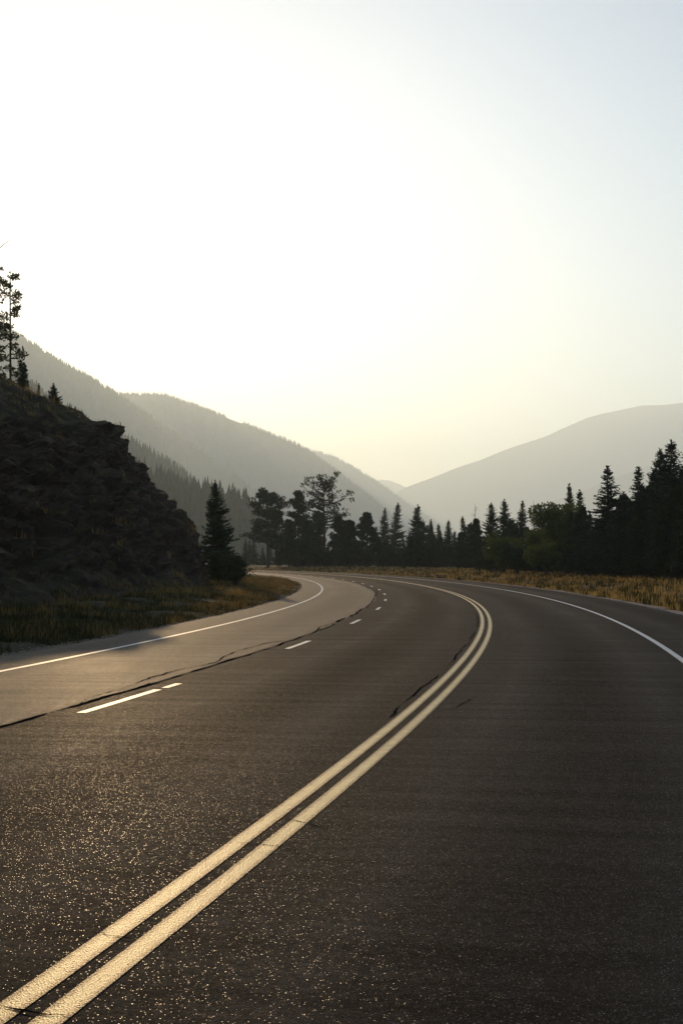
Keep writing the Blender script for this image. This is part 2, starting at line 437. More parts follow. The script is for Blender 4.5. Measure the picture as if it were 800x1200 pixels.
# ------------------------------------------------------------------ grass
def grass_patch(name, pts, hmin, hmax, blades, mats, wid=.014, lean=.35):
    """tufts of bent blades; pts (k,3)"""
    k = len(pts) * blades
    base = np.repeat(pts, blades, 0) + np.c_[RNG.normal(0, .09, (k, 2)), np.zeros(k)]
    pn = np.array([fbm(p[0], p[1], 6.6, .45, 3) for p in pts])
    h = RNG.uniform(hmin, hmax, k) * np.repeat(RNG.uniform(.5, 1.25, len(pts)) * np.clip(1 + 1.3 * pn, .4, 2.), blades)
    a = RNG.uniform(0, 2 * PI, k); d = np.c_[np.cos(a), np.sin(a), np.zeros(k)]
    wv = np.c_[-np.sin(a), np.cos(a), np.zeros(k)] * (wid * RNG.uniform(.6, 1.4, k))[:, None]
    ln = (RNG.uniform(.05, lean, k) * h)[:, None]
    m1 = base + d * ln * .35 + np.c_[np.zeros((k, 2)), h * .6]
    tip = base + d * ln * 1.2 + np.c_[np.zeros((k, 2)), h]
    V = np.stack([base - wv, base + wv, m1 + wv * .8, m1 - wv * .8, tip], 1).reshape(-1, 3)
    i = np.arange(k)[:, None] * 5
    mb = MB(); mi = np.repeat(pn + RNG.normal(0, .25, len(pts)) > .12 + (np.clip((60 - pts[:, 1]) * .012, -.25, .5) if 'bank' in name else 0), blades)  # bank: dark green nearer, straw towards bend; shade and sunlight put into colour
    mb.v.append(V); mb.n = len(V)
    mb.f += [np.hstack([i, i + 1, i + 2, i + 3]), np.hstack([i + 3, i + 2, i + 4])]
    mb.m += [mi.astype(int), mi.astype(int)]
    return mb.build(name, mats)
def scatter(nm, y0, y1, side, d0, d1, pw=1.5):
    out = []
    while len(out) < nm:
        y = y0 * (y1 / y0) ** random.random() ** pw
        d = d0 + (d1 - d0) * random.random()
        ex = edge_x(y, side); X = ex + side * d
        if fbm(X, y, 1.5, .35, 3) < -.35 + .3 * (d < .5): continue
        out.append((X, y, surf_z(X, y) - .02))
    return np.array(out)
tag(grass_patch('verge_grass', np.concatenate([scatter(14000, 36, 320, 1, .8, 12, .9), scatter(11000, 90, 340, 1, 10, 30, .9)]), .14, .36, 6, [M['grass_gold'], M['grass_green']], .015),
    'dry golden grass on the verge along the outer side of the bend', 'grass', kind='stuff')
tag(grass_patch('bank_grass', scatter(17000, 18, 150, -1, .0, 6.5, .9), .07, .24, 7, [M['grass_green'], M['grass_dry']], .009),
    'mixed green and straw coloured grass between the inner road edge and the rocky hillside', 'grass', kind='stuff')
hp = []
while len(hp) < 5500:
    y = random.uniform(50, 135); X = -random.uniform(9, 44)
    z = surf_z(X, y)
    if z > 1 and (fbm(X, y, z, .5, 3) > .3 or z > 10.5): hp.append((X, y, z - .03))
tag(grass_patch('hillside_grass', np.array(hp), .12, .36, 6, [M['grass_green'], M['grass_dry']], .018),
    'tufts of dry grass over the rocky hillside and along its skyline', 'grass', kind='stuff')

def gravel(n, side, y0, y1):
    y = y0 * (y1 / y0) ** RNG.random(n); d = np.abs(RNG.normal(0, .28, n)) - .12
    P = np.array([(edge_x(b, side) + side * a, b) for a, b in zip(d, y)])
    z = np.array([max(surf_z(a, b), 0. if q < .1 else -9) for (a, b), q in zip(P, d)])
    s = RNG.uniform(.008, .03, n) * np.where(d < 0, .6, 1)
    U = np.array([(1, 0, 0), (0, 1, 0), (-1, 0, 0), (0, -1, 0), (0, 0, .75), (0, 0, -.5)], float)
    V = (U[None] * RNG.uniform(.6, 1.3, (n, 6, 1)) * s[:, None, None] + np.c_[P, z + s * .3][:, None]).reshape(-1, 3)
    T = np.array([(0, 1, 4), (1, 2, 4), (2, 3, 4), (3, 0, 4), (1, 0, 5), (2, 1, 5), (3, 2, 5), (0, 3, 5)])
    mb = MB(); mb.add(V, (np.arange(n)[:, None, None] * 6 + T[None]).reshape(-1, 3)); return mb.build('gravel', M['dirt'])
tag(gravel(5000, -1, 20, 130), 'loose gravel spilled along the inner pavement edge', 'gravel', kind='stuff')
tag(gravel(5000, 1, 38, 160), 'loose gravel spilled along the outer pavement edge', 'gravel', kind='stuff')

# ------------------------------------------------------------------ trees
def tri_cards(mb, P, D, L, W, mat=0, rng=RNG):
    """thin leaf faces: at P, along D, length L, half width W, random roll"""
    k = len(P); D = D / (np.linalg.norm(D, axis=1)[:, None] + 1e-9)
    r = rng.normal(size=(k, 3)); s = np.cross(D, r); s /= np.linalg.norm(s, axis=1)[:, None] + 1e-9
    L = np.broadcast_to(L, (k,))[:, None]; W = np.broadcast_to(W, (k,))[:, None]
    V = np.stack([P, P + D * L * .45 + s * W, P + D * L, P + D * L * .45 - s * W], 1).reshape(-1, 3)
    i = np.arange(k)[:, None] * 4
    mb.add(V, np.hstack([i, i + 1, i + 2, i + 3]), mat)

def spruce_mesh(seed, H=10., R=1.9, dens=1., skip=.12, first=.05, top_pow=.9, card=1., droop=.35):
    """spire-crowned conifer: whorls of drooping limbs, each a flat spray of needle twigs"""
    r = np.random.default_rng(seed)
    tr, cr = MB(), MB(); bend = r.normal(0, .02, 2); k_ = H / 10.
    zz = np.linspace(0, H * .985, 9)
    tube(tr, np.c_[bend[0] * zz * zz / H, bend[1] * zz * zz / H, zz], .018 * H * (1 - zz / H) ** .9 + .008 * k_, 7)
    z = first * H; lob = r.uniform(.72, 1.22, 10); swell = r.uniform(.8, 1.15, 14)
    while z < H * .975:
        t = z / H; u = 1 - t
        L0 = (R * u ** top_pow * min(1, .62 + t * 2.2) + .10 * k_) * np.interp(t * 13, range(14), swell)
        nb = int(r.integers(6, 9))
        for q in range(nb):
            if r.random() < skip: continue
            a = r.uniform(0, 2 * PI); L = L0 * lob[int(a / (2 * PI) * 10) % 10] * r.uniform(.55, 1.2)
            el = .5 * t - droop * u * .55 + r.normal(0, .1)
            n = max(4, int(L / (.11 * k_))); s = np.linspace(.1, 1, n)
            dr = -droop * L * .4 * s ** 1.5 + .2 * L * s ** 4
            ca, sa = math.cos(a), math.sin(a)
            ax = np.c_[ca * s * L * math.cos(el) + bend[0] * z * t, sa * s * L * math.cos(el) + bend[1] * z * t, z + s * L * math.sin(el) + dr]
            if L > .5 * k_: tube(tr, ax[[0, n // 2, n - 1]], [.012 * k_ + .010 * L, .008 * k_ + .005 * L, .004 * k_], 3)
            m = max(2, int(4 * dens)); P = np.repeat(ax, m, 0); kk = len(P); sr = np.repeat(s, m)
            side = r.choice([-1, 1], kk) * r.uniform(.15, 1.1, kk)
            D = np.c_[ca * .8 - sa * side, sa * .8 + ca * side, r.normal(-.2, .3, kk)]
            ln = (.10 * k_ + .30 * min(L, 1.3 * k_) * (1 - .6 * sr)) * r.uniform(.65, 1.25, kk) * card
            tri_cards(cr, P + r.normal(0, .02 * k_, (kk, 3)), D, ln, ln * .19, 0, r)
        z += H * r.uniform(.013, .024) * (.55 + .45 * u)
    n = 26; zt = H * r.uniform(.93, 1.0, n); P = np.c_[np.full(n, bend[0] * H), np.full(n, bend[1] * H), zt]
    tri_cards(cr, P, np.c_[r.normal(0, .5, (n, 2)), np.ones(n) * .9], .028 * H, .005 * H, 0, r)
    return tr, cr

def clump(cr, c, rad, n, r, flat=.7, ln=.24, mat=0):
    p = r.normal(size=(n, 3)); p /= np.linalg.norm(p, axis=1)[:, None]
    rr = rad * r.uniform(.25, 1, n)[:, None] ** .6
    P = c + p * rr * np.array([1, 1, flat])
    D = p + r.normal(0, .5, (n, 3)) + np.array([0, 0, .25])
    l = ln * r.uniform(.6, 1.35, n)
    tri_cards(cr, P, D, l, l * .24, mat, r)

def pine_mesh(seed, H=16., R=4.5, first=.34, limbs=26, clumps=5, crad=.75, n_leaf=70, shape='round', ln=.42, trunk_r=.28, sweep=.35, thick=1., pad=.16, qmin=.38):
    """long-needled pine: bare lower trunk, rising limbs that fork, needle clumps on their outer ends"""
    r = np.random.default_rng(seed); tr, cr = MB(), MB()
    zz = np.linspace(0, H * .96, 10); b = r.normal(0, .012, 2)
    cv = lambda z: np.array([b[0] * z * z / H * 2, b[1] * z * z / H * 2, z])
    tube(tr, [cv(z) for z in zz], trunk_r * (1 - zz / H) ** .75 + .03, 8)
    for i in range(limbs):
        t = first + (.97 - first) * ((i + r.random()) / limbs)
        u = (t - first) / (1 - first)
        if shape == 'round': Rt = R * math.sqrt(max(.05, 1 - (1.55 * (u - .36)) ** 2)) * (1 if u < .8 else .85)
        elif shape == 'cone': Rt = R * (1 - u) ** .9 + .15
        elif shape == 'flat': Rt = R * (.55 + .6 * math.sin(PI * min(1, u * .9 + .12)))
        else: Rt = R * (.55 + .25 * r.random()) * (1 - .5 * u)
        L = Rt * r.uniform(.6, 1.12); a = r.uniform(0, 2 * PI) if i % 2 else i * 2.4
        el = sweep * (.1 + 1.3 * u) + r.normal(0, .12)
        s = np.linspace(0, 1, 6); p0 = cv(t * H)
        d = np.array([math.cos(a) * math.cos(el), math.sin(a) * math.cos(el), math.sin(el)])
        path = p0 + s[:, None] * L * d + np.c_[np.zeros((6, 2)), -.12 * L * s + .24 * L * s ** 2.2] + r.normal(0, .035 * L, (6, 3)) * s[:, None]
        tube(tr, path, np.linspace((.045 + .018 * L) * thick, .016 * thick, 6), 4)
        for c in range(clumps):
            q = r.uniform(qmin, 1.02); k = min(4, int(q * 5)); p = path[k] + (path[k + 1] - path[k]) * (q * 5 - k)
            off = r.normal(0, pad * L, 3) * np.array([1, 1, .5]); e = p + off + np.array([0, 0, .08 * L])
            tube(tr, [p, (p + e) / 2 + r.normal(0, .03, 3), e], [.022 * thick, .016 * thick, .009], 3)
            clump(cr, e, crad * r.uniform(.6, 1.15), int(n_leaf * r.uniform(.6, 1.2)), r, .5, ln)
    clump(cr, cv(H * .97), crad * (.8 if shape == 'round' else .45), int(n_leaf * .6), r, 1.2, ln * .8)
    return tr, cr

def broad_mesh(seed, H=9., R=3., n=120, crad=.75, leaf=.3, first=.15, nl=55):
    r = np.random.default_rng(seed); tr, cr = MB(), MB()
    lobes = []
    for i in range(9):
        a = r.uniform(0, 2 * PI); u = r.uniform(.3, .95)
        lobes.append((np.array([math.cos(a) * R * r.uniform(.1, .62), math.sin(a) * R * r.uniform(.1, .62), H * (.25 + .62 * u)]), R * r.uniform(.32, .55)))
    tube(tr, [(0, 0, 0), (.05, 0, H * .3), (.1, .06, H * .6), (.05, 0, H * .85)], [.17, .14, .09, .02], 7)
    for c, rad in lobes:
        st = np.array([0.05, 0, max(H * first, c[2] * .45)])
        tube(tr, [st, (st + c) / 2 + r.normal(0, .15, 3), c], [.07, .045, .015], 4)
    for i in range(n):
        c, rad = lobes[int(r.integers(len(lobes)))]
        p = r.normal(size=3); p /= np.linalg.norm(p); p = c + p * rad * r.uniform(.5, 1.1) * np.array([1, 1, 1.15])
        p[2] = max(p[2], H * .06)
        clump(cr, p, crad * r.uniform(.5, 1.1), nl, r, .85, leaf)
    return tr, cr

def snag_mesh(seed, H=9., R=1.1, nb=90):
    r = np.random.default_rng(seed); tr = MB()
    zz = np.linspace(0, H, 8); tube(tr, np.c_[.03 * np.sin(zz), .02 * zz / H, zz], .10 * (1 - zz / H) + .015, 6)
    for i in range(nb):
        t = r.uniform(.3, .97); a = r.uniform(0, 2 * PI); L = R * (1.15 - t) * r.uniform(.5, 1.2)
        d = np.array([math.cos(a), math.sin(a), r.uniform(-.15, .5)])
        p = np.array([0, 0, t * H]); tube(tr, [p, p + d * L * .55, p + d * L + np.array([0, 0, .12 * L])], [.025, .016, .006], 3)
    return tr

def make_tree(name, parts, mats, loc, rz, s, label, cat='tree', group=None):
    root = empty(name, loc, rz, s)
    tag(root, label, cat, group)
    parts[0].build('trunk', mats[0], root, smooth=True)
    if len(parts) > 1: parts[1].build('crown', mats[1], root)
    return root
def protos(fn, kws):
    return [tuple(p.mesh('tree_part', mt) for p, mt in zip(fn(**kw), mts)) for kw, mts in kws]
def put(name, meshes, loc, rz, s, label, cat='tree', group=None):
    root = empty(name, loc, rz, s); tag(root, label, cat, group)
    for nm, me in zip(('trunk', 'crown'), meshes):
        o = bpy.data.objects.new(nm, me); COL.objects.link(o); o.parent = root
    return root

BN, BP = (M['bark'], M['needles']), (M['bark'], M['needles_pine'])
SPR = protos(spruce_mesh, [(dict(seed=s, H=10, R=R, dens=d, skip=k, droop=dr, top_pow=tp), BN) for s, R, d, k, dr, tp in
        ((1, 1.9, 1.1, .1, .35, .85), (2, 1.6, 1.1, .1, .45, .9), (3, 2.2, 1.1, .12, .3, .85), (4, 1.8, 1., .3, .5, .95), (5, 2.5, 1.1, .1, .25, .8), (6, 1.4, 1.1, .1, .4, .85))])
PIN = protos(pine_mesh, [(dict(seed=s, H=12, R=R, first=f, limbs=lb, clumps=c, crad=cr_, n_leaf=42, shape=sh, ln=.36, trunk_r=.2), BP) for s, R, f, lb, c, cr_, sh in
        ((11, 2.9, .08, 56, 5, .46, 'cone'), (12, 3.2, .1, 50, 5, .5, 'cone'), (13, 3.0, .14, 50, 5, .5, 'round'))])
BRD = protos(broad_mesh, [(dict(seed=s, H=H, R=R, n=n, crad=c, leaf=.28), (M['bark'], M['leaves'])) for s, H, R, n, c in
        ((21, 9, 3.0, 150, .7), (22, 9, 2.6, 130, .7))])
BSH = protos(broad_mesh, [(dict(seed=s, H=2.6, R=1.7, n=70, crad=.42, leaf=.17, first=.05, nl=60), (M['bark'], m)) for s, m in ((31, M['bush']), (32, M['leaves']), (33, M['bush']))])

def tree_at(name, meshes, H0, px, ytop, Y, label, cat='tree', group=None, wide=1., rz=None):
    """plant a tree so that its top reaches photo row ytop when Y metres away"""
    X = (px - 400) / FPX * Y; g = surf_z(X, Y) - .1
    H = CAM_H + (HOR - ytop) / FPX * Y - g
    s = H / H0
    return put(name, meshes, (X, Y, g), random.uniform(0, 6.28) if rz is None else rz, (s * wide, s * wide, s), label, cat, group)

# --- the spruce and the bush at the end of the rock face
HERO = spruce_mesh(41, 7.6, 1.75, 1.1, .14, .05, .85, 1., .4)
X, Y = (255 - 400) / FPX * 108, 108
make_tree('spruce_tree', HERO, BN, (X, Y, surf_z(X, Y) - .1), .6, 1.0, 'lone dark spruce standing free at the end of the rocky hillside, above the bush', 'tree')
o = tree_at('bush', BSH[0], 2.6, 277, 652, 93, 'dense dark bush at the roadside, at the foot of the lone spruce', 'bush', wide=1.0)
o = tree_at('bush', BSH[2], 2.6, 256, 650, 96, 'smaller dark bush tucked against the rock behind the roadside bush', 'bush', wide=.9)

# --- pines beyond the bend
PG = 'pines beyond the bend'
def hero_pine(px, ytop, Y, kw, label, wide=1., rz=0):
    X = (px - 400) / FPX * Y; g = surf_z(X, Y) - .1
    H = CAM_H + (HOR - ytop) / FPX * Y - g
    p = pine_mesh(H=H, **kw)
    return make_tree('pine_tree', p, BP, (X, Y, g), rz, (wide, wide, 1), label, 'tree', PG)
hero_pine(314, 577, 345, dict(seed=51, R=5.3, first=.27, limbs=50, clumps=6, crad=.85, n_leaf=55, shape='round', ln=.5, trunk_r=.36, sweep=.2, pad=.10, qmin=.5),
          'broad round-crowned dark pine, leftmost of the pines beyond the bend')
hero_pine(350, 575, 350, dict(seed=52, R=4.4, first=.2, limbs=38, clumps=5, crad=.85, n_leaf=55, shape='cone', ln=.5, trunk_r=.33, sweep=.3, pad=.09, qmin=.5),
          'narrow-topped dark pine between the broad round pine and the open-limbed pine')
hero_pine(380, 564, 340, dict(seed=58, R=5.6, first=.46, limbs=30, clumps=6, crad=.6, n_leaf=24, shape='flat', ln=.5, trunk_r=.4, sweep=.5, thick=1.7),
          'tall open-limbed pine whose thin crown shows bare branches against the haze')
hero_pine(362, 612, 330, dict(seed=54, R=3.6, first=.1, limbs=40, clumps=5, crad=.75, n_leaf=50, shape='cone', ln=.5, trunk_r=.22, pad=.1, qmin=.45),
          'low dark pine in front of the open-limbed pine, left of its trunk')
hero_pine(396, 606, 335, dict(seed=55, R=3.4, first=.1, limbs=40, clumps=5, crad=.75, n_leaf=50, shape='cone', ln=.5, trunk_r=.22, pad=.1, qmin=.45),
          'low dark pine right beside the trunk of the open-limbed pine')
hero_pine(430, 602, 330, dict(seed=56, R=4.6, first=.12, limbs=44, clumps=5, crad=.75, n_leaf=55, shape='cone', ln=.5, trunk_r=.28, pad=.09, qmin=.5),
          'dome-shaped dark pine with gaps in its crown, standing right of the open-limbed pine')

for px, yt, Y, lab in ((371, 600, 352, 'dark pine filling in behind the trunk of the open-limbed pine'), (339, 610, 358, 'low dark pine between the trunks of the round pine and the narrow-topped pine'),
                       (410, 611, 338, 'low dark pine midway between the open-limbed pine and the dome-shaped pine')):
    hero_pine(px, yt, Y, dict(seed=int(px), R=3.8, first=.08, limbs=44, clumps=5, crad=.75, n_leaf=50, shape='cone', ln=.5, trunk_r=.22, pad=.1, qmin=.42), lab)

# --- the tree wall along the outer side of the bend: the trees one can tell apart
TW = 'trees of the dark wood behind the outer verge'
for px, yt, Y, me, H0, wide, lab in [
    (450, 596, 420, SPR[1], 10, 1.1, 'hazy narrow spruce, left one of a close pair right of the dome-shaped pine'),
    (462, 590, 425, SPR[5], 10, 1.3, 'hazy spruce with spire top, right one of a close pair beside the dome-shaped pine'),
    (485, 592, 300, SPR[2], 10, 1.15, 'pointed layered spruce standing apart in the low part of the wood'),
    (505, 609, 310, SPR[3], 10, 1.1, 'small pointed spruce just right of the pointed layered spruce'),
    (524, 610, 330, SPR[0], 10, 1.1, 'small spruce in the lowest dip of the wood, hazier than its neighbours'),
    (558, 608, 250, PIN[0], 12, 1.0, 'low rounded dark pine at the left foot of the pale dead snag'),
    (577, 590, 235, SPR[0], 10, 1.25, 'dark spruce with a blunt top, left one of two standing left of the leafy tree'),
    (594, 586, 230, SPR[2], 10, 1.1, 'dark spruce with a blunt top, right one of two standing left of the leafy tree'),
    (611, 588, 240, SPR[1], 10, 1.15, 'slender spruce directly left of the leafy tree'),
    (545, 606, 275, SPR[5], 10, 1.3, 'short spruce by the pale dead snag, on its left'),
    (667, 568, 205, SPR[1], 10, 1.0, 'slim dark spruce rising just behind the right shoulder of the leafy tree'),
    (678, 575, 200, SPR[5], 10, 1.2, 'slim dark spruce between the leafy tree and the tall bushy-topped fir'),
    (713, 547, 165, SPR[3], 10, 1.5, 'tall dark fir with a bushy open top, standing above the slim spruces'),
    (747, 548, 160, SPR[3], 10, 1.35, 'thin-topped spruce with wide-spaced branches beside the tallest trees'),
    (762, 552, 150, SPR[0], 10, 1.1, 'dark spruce half hidden at the left flank of the tallest trees'),
    (773, 527, 148, SPR[4], 10, 1.0, 'very tall dark spruce, left one of the tallest group at the right edge'),
    (784, 517, 140, SPR[0], 10, 1.25, 'very tall dark spruce with pointed top, highest of the right edge group'),
    (800, 514, 138, SPR[2], 10, 1.15, 'very tall dark spruce cut by the right edge of the picture'),
    (830, 506, 134, SPR[4], 10, 1.1, None), (815, 540, 125, SPR[1], 10, 1.2, None)]:
    wide *= 1.1 if me in SPR else 1.
    tree_at('pine_tree' if me in PIN else 'spruce_tree', me, H0, px, yt, Y,
            lab or 'very tall dark spruce beyond the right edge of the picture', 'tree', TW, wide)
LG = 'leafy trees in front of the dark wood'
tree_at('leafy_tree', BRD[0], 9.2, 643, 578, 190, 'broad-leaved tree with olive green crown among the conifers, left half of the pair', 'tree', LG, 1.0, .3)
tree_at('leafy_tree', BRD[1], 9.2, 664, 580, 193, 'broad-leaved tree with an olive green crown among the dark conifers, right half of the pair', 'tree', LG, 1.0, 2.1)
tree_at('leafy_tree', BRD[1], 9.2, 627, 612, 182, 'low leafy tree bulging out at the left foot of the broad-leaved pair', 'tree', LG, .95, 4.)
for px, yt, Y, k, lab in [(590, 634, 185, 1, 'rounded green shrub at the foot of the dark spruces, left of the leafy trees'),
                           (606, 642, 180, 0, 'smaller green shrub right of the rounded green shrub'),
                           (640, 640, 168, 1, 'green shrub under the leafy trees, nearest to the verge'),
                           (575, 646, 195, 2, 'low dark shrub at the left end of the shrubs under the spruces')]:
    tree_at('shrub', BSH[k], 2.6, px, yt, Y, lab, 'shrub', 'shrubs at the edge of the wood', 1.15)
Y = 262; X = (556.5 - 400) / FPX * Y; g = surf_z(X, Y)
make_tree('dead_snag', (snag_mesh(61, CAM_H + (HOR - 590) / FPX * Y - g, 2.6),), (M['bark_pale'],), (X, Y, g), 0, 1, 'thin pale dead snag rising above the low part of the wood', 'dead tree')
Y = 215; X = (625 - 400) / FPX * Y; g = surf_z(X, Y)
make_tree('dead_snag', (snag_mesh(62, CAM_H + (HOR - 586) / FPX * Y - g, 2.0),), (M['bark_pale'],), (X, Y, g), 0, 1, 'thin dead treetop poking out left of the leafy trees', 'dead tree')

# --- the fillers behind them that nothing tells apart
random.seed(77)
def fill(n, px0, px1, top, Y0, Y1, lab, grp, jit, mixp=.3):
    for i in range(n):
        px = px0 + (px1 - px0) * (i + random.random()) / n; yt = top(px) + random.uniform(0, jit); Y = random.uniform(Y0(px), Y1(px))
        if random.random() < mixp: tree_at('pine_tree', random.choice(PIN), 12, px, yt, Y, lab, 'tree', grp, random.uniform(.85, 1.1))
        else: tree_at('spruce_tree', random.choice(SPR), 10, px, yt, Y, lab, 'tree', grp, random.uniform(1.1, 1.5))
TOP = [(285, 655), (300, 640), (330, 632), (400, 622), (440, 625), (475, 622), (500, 622), (525, 622), (550, 618), (575, 606), (610, 604), (650, 598), (690, 590), (720, 575), (750, 570), (775, 556), (800, 545), (850, 535)]
ftop = lambda x: float(np.interp(x, *zip(*TOP)))
ydep = lambda x: float(np.interp(x, [280, 420, 500, 560, 600, 650, 700, 750, 800, 860], [400, 345, 290, 245, 215, 185, 158, 140, 124, 110]))
fill(62, 440, 850, ftop, ydep, lambda x: ydep(x) * 1.18, 'dark conifer of the dense wood whose top does not rise above its neighbours', 'undistinguished conifers of the dense wood', 26)
fill(34, 440, 850, lambda x: ftop(x) + 34, lambda x: ydep(x) * .96, lambda x: ydep(x) * 1.02, 'short young conifer at the front edge of the dense wood', 'young conifers along the front of the wood', 24)
fill(26, 322, 445, lambda x: 634, lambda x: 340, lambda x: 400, 'short dark conifer filling the gap between the pine trunks beyond the bend', 'short conifers among the pines beyond the bend', 18)
fill(14, 470, 560, lambda x: 612, lambda x: 380, lambda x: 460, 'hazy conifer standing far back in the dip of the wood', 'hazy conifers at the back of the wood', 14, .1)

fill(30, 284, 470, lambda x: 632, lambda x: 430, lambda x: 520, 'hazy low conifer far behind the pines beyond the bend', 'hazy conifers behind the pines', 16, .1)

# --- trees on top of the left hillside
BT = (M['bark'], M['needles_thin'])
def hill_tree(name, mk, px, ytop, Y, label, rz=0, H=None, mats=BT, **kw):
    X = (px - 400) / FPX * Y; g = surf_z(X, Y) - .15
    H = CAM_H + (HOR - ytop) / FPX * Y - g
    return make_tree(name, mk(H=H, **kw), mats, (X, Y, g), rz, 1, label, 'tree', 'trees on the hillside skyline')
hill_tree('pine_tree', pine_mesh, 13, 310, 115, 'tall thin pine with a long bare trunk and sparse branches on the hillside skyline', .5,
          seed=71, R=2.3, first=.12, limbs=50, clumps=5, crad=.3, n_leaf=22, shape='thin', ln=.24, trunk_r=.13, sweep=.1)
hill_tree('pine_tree', pine_mesh, -5, 300, 112, 'thin pine cut by the left edge of the picture, beside the tall bare-trunked pine', 1.5,
          seed=72, R=1.9, first=.3, limbs=30, clumps=4, crad=.28, n_leaf=24, shape='thin', ln=.22, trunk_r=.13, sweep=.1)
hill_tree('pine_tree', pine_mesh, -11, 348, 108, 'bushy pine at the left edge of the picture with clumps of dense needles', 2.,
          seed=73, R=1.6, first=.1, limbs=34, clumps=5, crad=.5, n_leaf=50, shape='cone', ln=.28, trunk_r=.12)
hill_tree('spruce_tree', spruce_mesh, 25, 420, 112, 'small young conifer at the right foot of the tall thin pine', .2, seed=74, R=1.3, card=1., mats=BN)
hill_tree('spruce_tree', spruce_mesh, 33, 428, 110, 'smallest young conifer beside the other one at the foot of the tall thin pine', .9, seed=75, R=.9, card=1., mats=BN)
hill_tree('spruce_tree', spruce_mesh, 64, 449, 103, 'small bushy conifer standing alone on the hillside skyline above the rock ledge', .4, seed=76, R=1.25, card=1., mats=BN)
hill_tree('spruce_tree', spruce_mesh, 45, 450, 106, 'tiny conifer seedling on the skyline left of the small bushy conifer', .4, seed=77, R=.4, card=1., mats=BN)
X, Y, Z = at(-22, 310, 100); g = surf_z(X, Y)
mb = MB(); tube(mb, [(0, 0, 0), (.25, 0, Z - g - 1.), (.35, 0, Z - g), (1.2, .1, Z - g + 1.3), (2.0, .15, Z - g + 2.0)], [.12, .09, .06, .035, .012], 6)
for t, L in ((.35, 1.1), (.5, .9), (.62, 1.2), (.75, .8), (.86, .9)):
    p = np.array([.3 * t, 0, (Z - g) * t]); a = t * 23; d = np.array([math.cos(a), math.sin(a), .4]) * L
    tube(mb, [p, p + d * .5, p + d + np.array([0, 0, .2])], [.04, .025, .008], 4)
make_tree('dead_snag', (mb,), (M['bark'],), (X, Y, g - .2), 0, 1, 'bare dead limb reaching in from the left edge high above the hillside', 'dead tree')

# ------------------------------------------------------------------ far hills
FS = 1.6     # the valley beyond is this much bigger than first measured
def far_tree_mesh(seed, H=14., R=2.4, tiers=6, n=7):
    r = np.random.default_rng(seed); mb = MB()
    for k in range(tiers):
        z0 = H * (.08 + .84 * k / tiers); z1 = min(H, z0 + H * .30); rr = R * (1 - k / tiers) ** 1.1 * r.uniform(.85, 1.15) + .02 * H * .5
        a = np.arange(n) * 2 * PI / n + r.random(); q = rr * r.uniform(.6, 1.25, n)
        ring = np.c_[np.cos(a) * q, np.sin(a) * q, z0 - rr * .25 + r.normal(0, .02 * H, n)]
        mb.add(np.vstack([ring, [[r.normal(0, .006 * H), r.normal(0, .006 * H), z1]]]), [[i, (i + 1) % n, n] for i in range(n)])
    tube(mb, [(0, 0, -1), (0, 0, H * .5)], [.3, .12], 5, 0)
    return mb

def ridge(name, sky, Y0, slope, mat, noise_amp, nscale, step, kind='structure', backslope=None, slide=0.):
    """a mountain whose crest passes through the skyline pixels at distance Y0; slopes run down to the valley floor both ways"""
    sky = np.array(sky, float); Y0 *= FS; noise_amp *= FS; nscale /= FS; step *= FS
    xs = (sky[:, 0] - 400) / FPX * Y0; zs = CAM_H + (HOR - sky[:, 1]) / FPX * Y0
    X = np.arange(xs[0], xs[-1] + step, step); Zc = np.interp(X, xs, zs)
    k = max(1, int(40 / step)); 
    W = float(max(Zc)) / slope
    ny = int(2 * W / (step * 2)); ys = np.linspace(-W, W * (slope / (backslope or slope)), ny)
    ys = np.sort(np.append(ys, 0.)); ny = len(ys)
    V = np.zeros((ny, len(X), 3))
    for j, x in enumerate(X):
        for i, yy in enumerate(ys):
            s = slope if yy < 0 else (backslope or slope)
            nz = noise.fractal(Vector((x * nscale, (Y0 + yy) * nscale, 2.2)), .9, 2.1, 5)
            rid = 1 - abs(noise.noise(Vector((x * nscale * .7 + 9, yy * nscale * .25, 5.)))) * 2
            d = abs(yy) * s
            z = Zc[j] - d + (nz * noise_amp + rid * noise_amp * .7) * min(1, d / (noise_amp * 3 + 1)) + noise.noise(Vector((x * nscale * 5, 0, 1))) * noise_amp * .05
            V[i, j] = (x + slide * yy, Y0 + yy, max(z, -6))
    n = len(X)
    ii, jj = np.meshgrid(np.arange(ny - 1), np.arange(n - 1), indexing='ij')
    b = (ii * n + jj).ravel(); F = np.stack([b, b + 1, b + n + 1, b + n], 1)
    mb = MB(); mb.add(V.reshape(-1, 3), F); o = mb.build(name, mat, smooth=True); tag(o, kind=kind)
    return V
